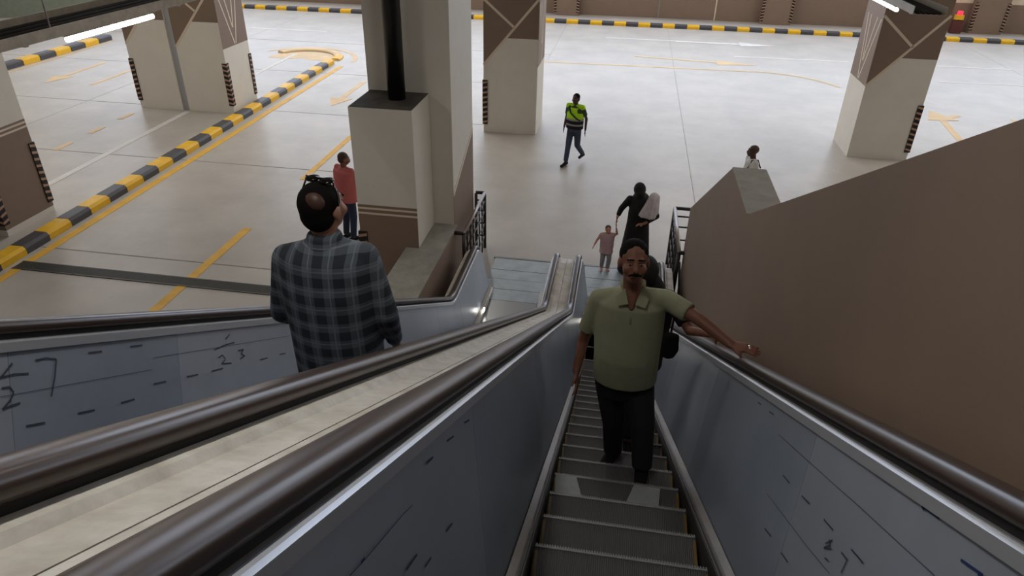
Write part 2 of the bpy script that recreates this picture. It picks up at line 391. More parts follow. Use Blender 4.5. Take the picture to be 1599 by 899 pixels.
# big column with planter style duct box and pipe, left parapet
bc = thing('column', 'large plain grey white column carrying the black pipe beside the duct box', 'column', 'car park columns')
MB().box(-3.76, -2.5, 10.0, 11.45, 0, ZC).build('shaft', 'paint_white', bc)
face(bc, 'painted_panel', [(10.0, 0), (11.45, 0), (11.45, 2.25), (10.0, 1.62)], 'paint_brown', 'x', -2.5, 1)
line(bc, (10.0, 1.66), (11.45, 2.29), .07, 'paint_cream', 'x', -2.5, 1)
bx = thing('duct_box', 'tall white box with brown foot and cream bands around the black pipe', 'box')
MB().box(-3.74, -2.83, 9.09, 9.13, 0, 3.24).box(-3.74, -3.70, 9.13, 9.995, 0, 3.24).box(-2.87, -2.83, 9.13, 9.995, 0, 3.24).build('casing', 'paint_white', bx)
MB().box(-3.735, -2.835, 9.095, 9.995, 3.235, 3.246).build('top_plate', 'box_top', bx)
face(bx, 'painted_panel', [(-3.74, 0), (-2.83, 0), (-2.83, 1.79), (-3.74, 1.79)], 'paint_brown', 'y', 9.09, -1)
for z in (1.735, 1.655): line(bx, (-3.74, z), (-2.83, z), .03, 'paint_cream', 'y', 9.09, -1)
guard(bx, -3.74, 9.09, -1, -1, .2, 1.35)
pp = thing('drain_pipe', 'thick black drain pipe rising out of the duct box', 'pipe', loc=(-3.2, 9.62, 3.247))
MB().tube([(0, 0, 0), (0, 0, 4.1)], .125, 20).build('pipe_run', 'pipe', pp, True)
MB().tube([(0, 0, 1.45), (0, 0, 1.5)], .14, 20).build('coupling', 'rubber', pp, True)
lw = MB().prism([(-3.03, 5.5, 0), (-2.45, 5.5, 0), (-2.45, 9.995, 0), (-2.82, 9.995, 0), (-2.82, 9.08, 0), (-3.03, 9.08, 0)], (0, 0, 1.13)).build('wall_parapet', 'paint_wall'); tag(lw, 'low brown parapet with a cement top beside the descending escalator', kind='structure')
MB().prism([(-3.03, 5.5, 1.13), (-2.45, 5.5, 1.13), (-2.45, 9.995, 1.13), (-2.82, 9.995, 1.13), (-2.82, 9.08, 1.13), (-3.03, 9.08, 1.13)], (0, 0, .02)).build('coping', 'cement', lw)
prof = [(-3.5, 8.45), (5.8, 3.52), (6.95, 3.52), (9.95, 1.78), (9.95, 0), (-3.5, 0)]
prof[0] = (-2.6, 7.39)
prof = [(-2.6, 7.39), (-1.5, 7.39), (5.8, 3.52), (6.95, 3.52), (9.95, 1.78), (9.95, 0), (-2.6, 0)]
rw_ = MB().prism([(1.15, y, z) for y, z in prof], (.33, 0, 0)).build('wall_sloped', 'paint_wall'); tag(rw_, 'brown wall stepping down along the right escalator with a flat block', kind='structure')
MB().prism([(1.15, 5.8, 3.52), (1.48, 5.8, 3.52), (1.48, 6.95, 3.52), (1.15, 6.95, 3.52)], (0, 0, .012)).build('coping', 'cement', rw_)

# railings closing the gap next to the newels
def railing(label, xa, xb):
    r = thing('railing', label, 'railing')
    y0, y1 = 9.8, 11.5
    def bar(n, a, b, rad, m): MB().tube([a, b], rad, 8).build(n, m, r, True)
    for x, y in ((xa, y0), (xa, y1), (xb, y1)): bar('post', (x, y, 0), (x, y, 1.08), .03, 'rail_black')
    bar('top_rail', (xa, y0, 1.1), (xa, y1, 1.1), .032, 'rail_steel')
    bar('top_rail', (xa, y1, 1.1), (xb, y1, 1.1), .032, 'rail_black'); bar('top_rail', (xa, y0, 1.1), (xb, y0, 1.1), .034, 'rail_black')
    for z in (.25, .5, .75, .95):
        bar('cross_bar', (xa, y0, z), (xa, y1, z), .016, 'rail_black'); bar('cross_bar', (xa, y1, z), (xb, y1, z), .016, 'rail_black')
    for k in range(1, 7): 
        y = y0+(y1-y0)*k/7; bar('baluster', (xa, y, .02), (xa, y, 1.08), .014, 'rail_black')
railing('black steel railing between the big column and the left escalator newel', -2.3, -2.46)
railing('black steel railing between the sloping brown wall and the right escalator newel', 1.07, 1.42)

# ------------------------------------------------------------------ escalators
TAN = .57735; N0 = 4.614; HR0 = N0+1.014; YS = -2.2
def Nz(y): return N0-TAN*y
HH = .635     # handrail half spacing
def fillet(y_c, z_c, r, n=10):
    # corner between the 30 degree slope and the flat at (y_c, z_c)
    t = r*math.tan(R(15)); c = (y_c+t, z_c+r)
    return [(c[0]+r*math.sin(a), c[1]-r*math.cos(a)) for a in [R(-30+30*k/n) for k in range(n+1)]]
def rail_path(off=0.):
    # handrail line in (y, z), lowered by off
    zf = .95-off; z0 = HR0-off*1.15; yc = (z0-zf)/TAN
    p = [(YS+(yc-.9-YS)*k/24, z0-TAN*(YS+(yc-.9-YS)*k/24)) for k in range(24)] + fillet(yc, zf, .75)
    return p
def newel(r, yc=9.62, z=.95, down=200, n=18):
    return [(yc+r*math.sin(a), z-.36+r*math.cos(a)) for a in [R(down*k/n) for k in range(n+1)]]
def frames(pts):
    out = []
    for i, (y, z) in enumerate(pts):
        a = pts[max(i-1, 0)]; b = pts[min(i+1, len(pts)-1)]
        t = Vector((0, b[0]-a[0], b[1]-a[1])).normalized(); out.append(((0, y, z), (1, 0, 0), Vector((0, -t.z, t.y))))
    return out
def base_z(y):
    # foot line of the skirt
    yc = N0/TAN
    if y < yc-.46: return Nz(y)
    if y > yc+.54: return 0.
    c = (yc+.536, 2.0); return c[1]-math.sqrt(max(0, 4.0-(y-c[0])**2))
def top_z(y):
    # top line of the balustrade panel
    zf = .89; yc = (HR0-.07-zf)/TAN; t = .75*math.tan(R(15))
    if y < yc-t*.866: return HR0-.07-TAN*y
    if y < yc+t: return zf+.75-math.sqrt(max(0, .75**2-(y-yc-t)**2))
    if y < 9.62: return zf
    return .59+math.sqrt(max(0, .30**2-(y-9.62)**2)) if y < 9.915 else .60
def panel_x(h, dw=0.): return .442+dw+(.143)*h/.86
PANEL_SEAMS = {}
def panel_strip(y0, y1, s, parent, m, dw=0.):
    n = max(3, int((y1-y0)/.12)); vs = []; fs = []; nz = 5
    for i in range(n+1):
        y = y0+.0012+(y1-y0-.0024)*i/n; zb = base_z(y)+.10
        yt = y+.37*min(1, max(0, (7.7-y)/1.6)); zt = top_z(yt)   # joints stand square to the slope
        for k in range(nz+1):
            yk = y+(yt-y)*k/nz; z = zb+(zt-zb)*k/nz; vs.append((s*panel_x(z-base_z(yk), dw), yk, z))
    for i in range(n):
        for k in range(nz): a = i*(nz+1)+k; fs.append((a, a+1, a+nz+2, a+nz+1))
    o = MB().add(vs, fs).build('balustrade_panel', m, parent)
    md = o.modifiers.new('thickness', 'SOLIDIFY'); md.thickness = .012; md.offset = 0
    return o

step_mesh = None
def escalator(label, cx, seams_l, seams_r, outer_l, outer_r, dw=0., y_step0=2.881, dy=.3585):
    HH = .635+dw
    global step_mesh
    e = thing('escalator', label, 'escalator', loc=(cx, 0, 0))
    # steps
    if step_mesh is None:
        hw = .385; dz = dy*TAN
        mb = MB().prism([(-hw, -dy, 0), (-hw, 0, 0), (-hw, .0, -.03), (-hw, -.05, -dz-.02), (-hw, -dy, -dz-.02)], (2*hw, 0, 0), 0)
        mb.box(-hw, hw, -.010, .003, -.004, .003, 1)
        for k in range(64):
            x = -hw+(k+.5)*2*hw/64; mb.box(x-.003, x+.003, -.012, .008, -.004, .008, 1)
        mb.box(-hw, -hw+.016, -dy+.01, -.03, 0, .004, 2).box(hw-.016, hw, -dy+.01, -.03, 0, .004, 2)
        step_mesh = mb.build('step', ['tread', 'nosing', 'demarc'], e); src = step_mesh
        first = True
    else: first = False
    y = y_step0-dy*13
    while y < 9.45:
        z = base_z(y) if y > 7.3 else Nz(y)
        if first: src.location = (0, y, z); first = False
        else: copy_part(step_mesh, (0, y, z), e)
        y += dy
    # skirts, strips
    ys = [YS+(9.62-YS)*k/70 for k in range(71)]
    for s in (-1, 1):
        MB().sweep([((s*.398, y, base_z(y)), (s, 0, 0), (0, 0, 1)) for y in ys], [(0, -.28), (.01, -.28), (.01, .085), (0, .085)]).build('skirt_panel', 'skirt', e, True)
        MB().sweep([((s*.398, y, base_z(y)), (s, 0, 0), (0, 0, 1)) for y in ys+[9.8, 9.93]], [(-.004, .055), (.010, .05), (.05+dw, .09), (.05+dw, .106), (.018, .092), (-.004, .075)]).build('skirt_strip', 'strip_steel', e)
        seams = seams_l if s < 0 else seams_r
        for i in range(len(seams)-1):
            panel_strip(seams[i], seams[i+1], s, e, 'film' if i % 2 else 'film_dark', dw)
        # rails
        hp = rail_path() + newel(.36)
        prof = [(-.042, -.004), (-.046, .012), (-.040, .030), (-.022, .038), (0, .040), (.022, .038), (.040, .030), (.046, .012), (.042, -.004), (.030, -.012), (-.030, -.012)]
        MB().sweep([((s*HH, o_[1], o_[2]), a, n_) for o_, a, n_ in frames(hp)], [(a, b-.03) for a, b in prof]).build('handrail', 'handrail', e, True)
        gp = rail_path(.04) + newel(.315, z=.95)
        MB().sweep([((s*HH, o_[1], o_[2]), a, n_) for o_, a, n_ in frames(gp)], [(-.03, -.02), (.03, -.02), (.03, .012), (-.03, .012)]).build('handrail_guide', 'gap', e)
        cp = rail_path(.065) + newel(.295, z=.95, down=95)
        fr = [((s*HH, o_[1], o_[2]), Vector(a)*s, n_) for o_, a, n_ in frames(cp)]
        MB().sweep(fr, [(-.052, -.02), (.03, -.02), (.03, .004), (-.04, .004), (-.052, -.004)]).build('cap_rail', 'steel_cap', e)
        MB().sweep(fr, [(-.062, -.035), (-.0525, -.035), (-.0525, .003), (-.062, -.001)]).build('cap_edge', 'steel_edge', e)
        # outer deck and cladding
        wd = outer_l if s < 0 else outer_r
        dp = [p for p in rail_path(.07)] + [(9.55, .88), (9.8, .82), (9.9, .62), (9.92, 0.02)]
        fr = [((s*HH, o_[1], o_[2]), Vector(a)*s, n_) for o_, a, n_ in frames(dp)]
        MB().sweep(fr, [(.031, -.03), (wd, -.03), (wd, -.004), (.085, -.004), (.07, .012), (.031, .012)]).build('outer_deck', 'deck', e)
        vs = []; fs = []
        for i, (y, z) in enumerate(dp): vs += [(s*(HH+wd-.004), y, z-.03), (s*(HH+wd-.004), y, max(0.001, base_z(y)-.75))]
        fs = [(2*i, 2*i+2, 2*i+3, 2*i+1) for i in range(len(dp)-1)]
        MB().add(vs, fs).build('side_cladding', 'film', e)
        # comb lamp in the skirt
        if s < 0: MB().box(s*.40-.012, s*.40+.010, 9.12, 9.2, .10, .135).build('comb_lamp', 'comb_lamp', e)
    # comb plate and landing boards
    MB().box(-.40, .40, 8.95, 9.66, -.05, .012).build('comb_plate', 'comb', e)
    yy = 9.665
    for i, L in enumerate((.36, .34, .33, .42)):
        MB().box(-.57, .57, yy, yy+L-.012, -.02, .014+.002*(i % 2)).build('landing_board', 'plate', e); yy += L
    MB().box(-.60, .60, yy, yy+.05, -.02, .02).build('landing_frame', 'steel', e)
    return e
cL, cR = -1.45, .185
DWL = .02
gap = (cR-HH-(cL+HH+DWL))/2
EL = escalator('escalator carrying the man in the plaid shirt down to the car park', cL, [-2.2, -.4, 1.35, 2.2, 3.55, 5.3, 7.0, 8.3, 9.915], [-2.2, 0, 1.6, 3.2, 5, 6.8, 8.3, 9.915], .12, gap-.002, DWL)
ER = escalator('escalator carrying the man in the green polo shirt, beside the sloping brown wall', cR, [-2.2, 0, 1.42, 3.2, 5, 6.8, 8.3, 9.915], [-2.2, 0, 1.62, 3.4, 5.2, 6.9, 8.3, 9.915], gap-.002, .17)

# marker strokes left by the fitters on the panel film
def panel_plane(cx, s, dw=0.):
    if cx < -1: dw = DWL
    a = Vector((cx+s*panel_x(.10, dw), 0, N0+.10)); b = Vector((cx+s*panel_x(.94, dw), 0, N0+.94)); d = Vector((0, math.cos(R(30)), -math.sin(R(30))))
    n = (b-a).cross(d).normalized()
    if n.dot(CAM-a) < 0: n = -n
    return n, n.dot(a)
def strokes(e, cx, s, lst, m, wd):
    n, k = panel_plane(cx, s)
    for pts in lst:
        mb = MB()
        P = [hit(x, y, n, k+.0095) - Vector((cx, 0, 0)) for x, y in pts]
        for i in range(len(P)-1):
            t = (P[i+1]-P[i]).normalized(); q = n.cross(t)*wd/2
            mb.add([P[i]+q, P[i+1]+q, P[i+1]-q, P[i]-q], [(0, 1, 2, 3)])
        mb.build('marker_stroke', m, e)
A = lambda l: [[(x*.5107, 440+y*.5107) for x, y in s] for s in l]
strokes(EL, cL, -1, A([[(270, 217), (312, 212)], [(398, 198), (435, 193)], [(470, 312), (508, 304)], [(572, 290), (606, 283)], [(80, 441), (138, 430)], [(238, 402), (290, 391)], [(370, 370), (412, 358)], [(495, 155), (530, 151)], [(590, 143), (620, 140)],
    [(108, 240), (140, 233), (172, 236), (168, 290), (157, 350)], [(38, 248), (12, 282), (0, 294)], [(0, 293), (45, 282), (88, 280)], [(5, 325), (30, 321), (42, 338), (30, 365), (8, 390), (35, 378), (62, 370)],
    [(655, 208), (690, 192), (717, 185)], [(690, 175), (702, 160)], [(668, 232), (680, 224), (690, 236), (678, 250), (708, 248)], [(728, 210), (745, 206), (738, 220), (749, 226), (735, 235)], [(648, 273), (682, 264)], [(795, 238), (818, 232)], [(855, 222), (873, 218)]]), 'marker_black', .007)
strokes(EL, cL, -1, A([[(0, 198), (460, 150)], [(0, 352), (465, 268)], [(470, 232), (885, 165)]]), 'marker_black', .0022)
B = lambda l: [[(400+x*.4883, 460+y*.4883) for x, y in s] for s in l]
strokes(ER, cR, -1, B([[(375, 612), (422, 574)], [(190, 773), (285, 690)], [(212, 753), (272, 700)], [(45, 897), (68, 882)], [(545, 540), (566, 519)], [(610, 468), (632, 452)], [(494, 508), (507, 500)], [(480, 880), (515, 830)], [(540, 870), (560, 840)], [(608, 757), (628, 730)], [(665, 410), (682, 400)], [(335, 858), (348, 842)]]), 'marker', .006)
strokes(ER, cR, -1, B([[(300, 897), (345, 850), (470, 702), (500, 672)], [(100, 830), (330, 640), (520, 480)]]), 'marker', .002)
D = lambda l: [[(1020+x*.4437, 500+y*.4437) for x, y in s] for s in l]
strokes(ER, cR, 1, D([[(945, 652), (1008, 697)], [(945, 652), (962, 655)], [(945, 652), (953, 668)], [(1082, 842), (1160, 897)], [(1160, 897), (1142, 894)], [(800, 545), (845, 578)]]), 'marker', .006)
strokes(ER, cR, 1, D([[(600, 700), (632, 737)], [(697, 805), (737, 852)], [(522, 617), (549, 644)], [(457, 545), (480, 573)], [(450, 817), (474, 852)], [(392, 732), (415, 760)], [(368, 288), (380, 297)], [(408, 320), (424, 332)], [(605, 785), (630, 772)], [(618, 770), (622, 790), (600, 800), (626, 803)], [(603, 835), (616, 846)], [(662, 816), (682, 842), (660, 888)]]), 'marker_black', .005)
strokes(ER, cR, 1, D([[(440, 400), (640, 580), (720, 650), (850, 770), (990, 897)], [(400, 610), (545, 800), (620, 890)]]), 'marker_black', .0018)

# torn light sheets lying on the step in front of the man
def sheet(px, label):
    k = 1; yn = 2.881+.3585*k; z = Nz(yn)+.0125
    P = [hit(x, y, (0, 0, 1), z) for x, y in px]
    tag(MB().prism([(p.x, min(p.y, yn-.005), z) for p in P], (0, 0, .002)).build('paper_sheet', 'paper'), label, 'paper', 'pale sheets on the escalator step')
sheet([(868, 741), (900, 745), (908, 775), (866, 768)], 'pale torn sheet on the escalator step at the left skirt')
sheet([(990, 757), (1031, 763), (1028, 791), (978, 783)], 'pale torn sheet on the escalator step below the man\'s shoe')

# ------------------------------------------------------------------ cable trays and lamps
def tray(label, x0, x1, y0, y1, z, ty0, lamp_label):
    t = thing('cable_tray', label, 'cable tray')
    MB().box(x0, x1, y0, y1, z, z+.006).build('base', 'tray', t)
    for x in (x0, x1-.008): MB().box(x, x+.008, y0, y1, z+.006, z+.08).build('side', 'tray', t)
    n = int((y1-y0)/.5)
    for k in range(n): MB().box(x0+.008, x1-.008, y0+.1+k*.5, y0+.13+k*.5, z-.012, z).build('rung', 'tray', t)
    for k in range(1, int((y1-y0)/1.5)+1):
        for x in (x0+.02, x1-.02): MB().tube([(x, y0+k*1.5-.6, z+.08), (x, y0+k*1.5-.6, ZC)], .006, 6).build('hanger', 'rail_steel', t)
    xm = (x0+x1)/2
    mb = MB()
    for q in range(5): mb.tube([(x0+.06+q*(x1-x0-.12)/4, y0, z+.02), (x0+.06+q*(x1-x0-.12)/4, y1, z+.02)], .014, 6)
    mb.build('cable', 'rubber', t, True)
    return t
tray('perforated cable tray with a lit tube below, above the parked lanes', -4.95, -4.38, 2.6, 7.6, 4.87, 0, '')
tray('cable tray end with a lit tube in front of the triangle column', 2.82, 3.14, 8.1, 14.0, 4.87, 0, '')
def tube_lamp(label, x, y0, y1, z, power):
    t = thing('tube_lamp', label, 'lamp', 'tube lamps under the ceiling')
    MB().box(x-.03, x+.03, y0-.03, y1+.03, z+.03, z+.075).build('housing', 'tray', t)
    MB().tube([(x, y0, z), (x, y1, z)], .022, 10).build('tube', 'tube', t, True)
    lamp('tube_light', (x, (y0+y1)/2, z-.03), .05, y1-y0, power, parent=None).parent = t
tube_lamp('lit white tube under the wide cable tray', -4.67, 5.45, 6.65, 4.76, 18)
tube_lamp('lit white tube beside the end of the narrow cable tray', 3.02, 9.2, 10.4, 4.76, 18)
for x, y in ((-6.5, 3.5), (-1.0, 1.5), (-1.0, 6.5), (4.0, 5.0)):  # added lamps out of view, lifting the dark escalator foreground
    tube_lamp('unseen tube lamp added over the escalators to brighten them', x, y-.6, y+.6, 7.1, 24)
LP = 84
for xi, x in enumerate((-24, -17.5, -11, -4.5, 2.5, 9.5, 17)):  # assumed lamp rows out of view, added for the floor's brightness
    for y in (13, 19, 25, 31):
        if y == 13 and -6 < x < 5: continue
        tube_lamp('unseen tube lamp added over the parking lanes to light them', x, y-.6, y+.6, 6.9, LP)

# ------------------------------------------------------------------ people
def usphere(nu=14, nv=9):
    vs = [(0, 0, 1)]
    for j in range(1, nv):
        a = math.pi*j/nv
        for i in range(nu): b = 2*math.pi*i/nu; vs.append((math.sin(a)*math.cos(b), math.sin(a)*math.sin(b), math.cos(a)))
    vs.append((0, 0, -1)); fs = []
    for i in range(nu): fs.append((0, 1+i, 1+(i+1) % nu))
    for j in range(nv-2):
        for i in range(nu): a = 1+j*nu+i; b = 1+j*nu+(i+1) % nu; fs.append((a, a+nu, b+nu, b))
    q = len(vs)-1
    for i in range(nu): a = 1+(nv-2)*nu; fs.append((a+i, q, a+(i+1) % nu))
    return vs, fs
SPH = usphere()
def ell(c, r, rot=None):
    rot = rot or Matrix.Identity(3); c = Vector(c)
    return [c+rot@Vector((v[0]*r[0], v[1]*r[1], v[2]*r[2])) for v in SPH[0]], SPH[1]
def cap(p0, p1, r0, r1, flat1=False, flat0=False):
    p0 = Vector(p0); p1 = Vector(p1); d = p1-p0; L = max(d.length, 1e-4); q = Vector((0, 0, 1)).rotation_difference(d/L).to_matrix()
    rings = []
    if flat0: rings.append((0, r0))
    else: rings += [(-r0*math.cos(a), r0*math.sin(a)) for a in (.35, .8, 1.2)] + [(0, r0)]
    rings += [(L*.33, r0+(r1-r0)*.33), (L*.66, r0+(r1-r0)*.66), (L, r1)]
    if not flat1: rings += [(L+r1*math.cos(a), r1*math.sin(a)) for a in (1.2, .8, .35)]
    n = 12; vs = []; fs = []
    for h, r in rings:
        for i in range(n): b = 2*math.pi*i/n; vs.append(p0+q@Vector((r*math.cos(b), r*math.sin(b), h)))
    for j in range(len(rings)-1):
        for i in range(n): a = j*n+i; b = j*n+(i+1) % n; fs.append((a, b, b+n, a+n))
    fs.append(tuple(range(n-1, -1, -1))); k = (len(rings)-1)*n; fs.append(tuple(range(k, k+n)))
    return vs, fs
def loft(rings, n=20, rz=0.):
    # rings (cx, cy, cz, rx, ry), lying level, turned by rz
    vs = []; fs = []; c, s = math.cos(rz), math.sin(rz)
    for x, y, z, a, b in rings:
        for i in range(n):
            t = 2*math.pi*i/n; u, v = a*math.cos(t), b*math.sin(t); vs.append((x+u*c-v*s, y+u*s+v*c, z))
    for j in range(len(rings)-1):
        for i in range(n): p = j*n+i; q = j*n+(i+1) % n; fs.append((p, q, q+n, p+n))
    fs.append(tuple(range(n-1, -1, -1))); k = (len(rings)-1)*n; fs.append(tuple(range(k, k+n)))
    return vs, fs
def blob(name, prims, voxel, m, parent=None, smooth=4, remesh=True):
    mb = MB()
    for vs, fs in prims: mb.add(vs, fs)
    o = mb.build(name, m)
    if remesh:
        md = o.modifiers.new('r', 'REMESH'); md.mode = 'VOXEL'; md.voxel_size = voxel
        sm = o.modifiers.new('s', 'SMOOTH'); sm.iterations = smooth; sm.factor = .5
        dg_ = bpy.context.evaluated_depsgraph_get(); me = bpy.data.meshes.new_from_object(o.evaluated_get(dg_))
        o.modifiers.clear(); old = o.data; o.data = me; me.name = name; bpy.data.meshes.remove(old)
        if not me.materials: me.materials.append(MATS[m])
    o.data.polygons.foreach_set('use_smooth', [True]*len(o.data.polygons))
    if parent: o.parent = parent
    return o
def V(*a): return Vector(a)
def head_prims(c, rot, k=1.0):
    h = lambda x, y, z: c+rot@V(x*k, y*k, z*k)
    P = [ell(h(0, .012, .03), (.078*k, .097*k, .088*k), rot), ell(h(0, -.022, -.03), (.064*k, .074*k, .085*k), rot), ell(h(0, -.048, -.082), (.042*k, .042*k, .032*k), rot),
         cap(h(0, -.09, .008), h(0, -.108, -.028), .010*k, .016*k), cap(h(-.034, -.078, .022), h(.034, -.078, .022), .014*k, .014*k),
         cap(h(-.02, -.093, -.062), h(.02, -.093, -.062), .011*k, .011*k)]
    for s in (-1, 1): P.append(ell(h(s*.079, .012, -.012), (.011*k, .024*k, .033*k), rot)); P.append(ell(h(s*.045, -.06, -.03), (.024*k, .026*k, .028*k), rot))
    return P
def face_parts(body, c, rot, k=1.0, moustache=False, brow='hair'):
    h = lambda x, y, z: c+rot@V(x*k, y*k, z*k)
    for s in (-1, 1):
        e = blob('eye', [ell(h(s*.031, -.083, .002), (.012*k, .007*k, .0055*k), rot)], .01, 'eye_white', body, remesh=False)
        blob('iris', [ell(h(s*.031, -.0885, .002), (.006*k, .004*k, .0055*k), rot)], .01, 'eye_dark', e, remesh=False)
        blob('eyebrow', [cap(h(s*.015, -.092, .029), h(s*.047, -.082, .026), .005*k, .004*k)], .01, brow, body, remesh=False)
    blob('mouth', [cap(h(-.022, -.101, -.064), h(.022, -.101, -.064), .0055*k, .0055*k)], .01, 'lip', body, remesh=False)
    if moustache: blob('moustache', [cap(h(0, -.109, -.047), h(.032, -.094, -.058), .010*k, .006*k), cap(h(0, -.109, -.047), h(-.032, -.094, -.058), .010*k, .006*k)], .01, 'hair', body, remesh=False)
def hand_prims(wr, tip, side, palm_n, curl=.35, k=1.0):
    # wrist to tip direction, side = thumb direction, palm_n = way the palm faces
    d = (tip-wr).normalized(); sd = (side-d*side.dot(d)).normalized(); n = d.cross(sd)
    if n.dot(palm_n) < 0: n = -n
    P = []
    for q in (-1.5, -.5, .5, 1.5): P.append(cap(wr+sd*(q*.012*k), wr+d*.085*k+sd*(q*.0195*k), .014*k, .0125*k))
    for q, L in ((1.5, .068), (.5, .078), (-.5, .072), (-1.5, .056)):
        b = wr+d*.088*k+sd*(q*.021*k); m1 = b+(d*math.cos(curl*.6)+n*math.sin(curl*.6)+sd*q*.05).normalized()*L*.5*k; m2 = m1+(d*math.cos(curl*1.6)+n*math.sin(curl*1.6)+sd*q*.05).normalized()*L*.5*k
        P += [cap(b, m1, .0095*k, .0085*k), cap(m1, m2, .0085*k, .007*k)]
    t0 = wr+d*.025*k+sd*.022*k; t1 = t0+(d*.7+sd*.7+n*.25).normalized()*.042*k; t2 = t1+(d*.9+sd*.3+n*.4).normalized()*.034*k
    P += [cap(t0, t1, .014*k, .011*k), cap(t1, t2, .011*k, .008*k)]
    return P
def RX(a): return Matrix.Rotation(R(a), 3, 'X')
def RZ(a): return Matrix.Rotation(R(a), 3, 'Z')
def limb(J, a, b, r0, r1, **k): return cap(J[a], J[b], r0, r1, **k)
def foot_prims(an, toe, k=1.0, r=.042):
    d = (toe-an); d.z = 0; d.normalize(); heel = an-d*.05*k; z = toe.z
    q = r*k
    return [cap(V(heel.x, heel.y, z+q), V(an.x, an.y, z+q*1.15), q, q), cap(V(an.x, an.y, z+q*1.1), V(toe.x, toe.y, z+q*.75), q, q*.72), cap(V(heel.x, heel.y, z+.032*k), V(toe.x, toe.y, z+.037*k), .03*k, .035*k)]

def person(label, J, head_rot, base, opts, group=None):
    """J holds joints in world metres; meshes are stored relative to base."""
    base = Vector(base); J = {a: Vector(b)-base for a, b in J.items()}
    o_ = dict(k=1., skin='skin_brown', top='polo', legs='black_cloth', vox=.012, girth=1., sleeve=.5, hair='hair', moustache=False, face=True, hem=.12, bald=False, shoes='shoe', ry=1.0, tz=0.)
    o_.update(opts); k = o_['k']; g = o_['girth']; vx = o_['vox']; tz = o_['tz']
    hc = J['head']; nb = J['neck']; pv = J['pelvis']; ch = J['chest']; sl, sr = J['shL'], J['shR']
    P = head_prims(hc, head_rot, k)
    P.append(cap(nb-V(0, 0, .05*k), hc+head_rot@V(0, .015*k, -.05*k), .058*k, .053*k))
    P.append(loft([(pv.x, pv.y, pv.z-.08*k, .13*k*g, .09*k*g), (pv.x, pv.y, pv.z+.08*k, .14*k*g, .10*k*g), (ch.x, ch.y, ch.z, .15*k*g, .10*k*g), (nb.x, nb.y, nb.z-.06*k, .13*k, .075*k), (nb.x, nb.y, nb.z, .06*k, .055*k)], rz=tz))
    for s in 'LR':
        P += [cap(J['sh'+s], J['el'+s], .045*k, .037*k), cap(J['el'+s], J['wr'+s], .038*k, .026*k)]
        P += hand_prims(J['wr'+s], J['hd'+s], J.get('th'+s, base*0+V(0, -1, 0)), J.get('pn'+s, V(0, 0, -1)), o_.get('curl'+s, .4), k)
        P += [cap(J['hip'+s], J['kn'+s], .07*k, .05*k), cap(J['kn'+s], J['an'+s], .05*k, .036*k)]
        P += foot_prims(J['an'+s], J['toe'+s], k, .034)
    P += o_.get('extra', [])
    body = blob('person', P, vx, o_['skin']); body.location = base
    tag(body, label, 'person', group)
    # shirt
    hem = o_['hem']; T = []
    mid = (ch+pv)/2 + V(*o_.get('belly', (0, 0, 0)))
    bly = o_.get('belly', (0, 0, 0))[1]
    T.append(loft([(pv.x, pv.y+bly*.8, pv.z+.06-hem, .178*k*g, .128*k*g), (pv.x, pv.y+bly*.9, pv.z+.05, .178*k*g, .132*k*g), (mid.x, mid.y, mid.z, .178*k*g, .135*k*g), (ch.x, ch.y, ch.z, .185*k*g, .128*k*g),
                   ((ch.x+nb.x)/2, (ch.y+nb.y)/2, (ch.z+nb.z)/2+.03*k, .182*k*g, .108*k*g), (nb.x, nb.y, nb.z-.03*k, .115*k, .082*k), (nb.x, nb.y, nb.z+.005*k, .072*k, .068*k)], rz=tz))
    for s in 'LR':
        S, E_, W = J['sh'+s], J['el'+s], J['wr'+s]
        T.append(cap(nb.lerp(S, .3)-V(0, 0, .035*k), S, .062*k, .062*k))
        if o_['sleeve'] <= 1:
            T.append(cap(S, S.lerp(E_, max(.05, o_['sleeve'])), .062*k, .060*k, flat1=True))
        else:
            T += [cap(S, E_, .064*k, .054*k), cap(E_, E_.lerp(W, o_['sleeve']-1), .054*k, .042*k, flat1=True)]
    shirt = blob('shirt', T, vx, o_['top'], body, smooth=14 if vx < .011 else 6)
    # trousers
    L_ = [loft([(pv.x, pv.y, pv.z+.07, .158*k*g, .115*k*g), (pv.x, pv.y, pv.z-.04*k, .166*k*g, .122*k*g), (pv.x, pv.y, pv.z-.13*k, .150*k*g, .11*k*g)], rz=tz)]
    for s in 'LR':
        w_ = o_.get('legw', 1.)
        L_ += [cap(J['hip'+s], J['kn'+s], .092*k*w_, .072*k*w_), cap(J['kn'+s], J['kn'+s].lerp(J['an'+s], .97), .070*k*w_, .058*k*w_, flat1=True)]
    blob('trousers', L_, vx, o_['legs'], body, smooth=3)
    for s in 'LR': blob('shoe', foot_prims(J['an'+s], J['toe'+s], k*1.08, .042), .012, o_['shoes'], body)
    if not o_['bald']:
        h = lambda x, y, z: hc+head_rot@V(x*k, y*k, z*k)
        hp = [ell(h(0, .022, .040), (.084*k, .098*k, .086*k), head_rot), ell(h(0, .045, -.005), (.076*k, .070*k, .082*k), head_rot)]
        blob('hair', hp, .010, o_['hair'], body, smooth=2)
    if o_['face']: face_parts(body, hc, head_rot, k, o_['moustache'])
    return body, shirt, J

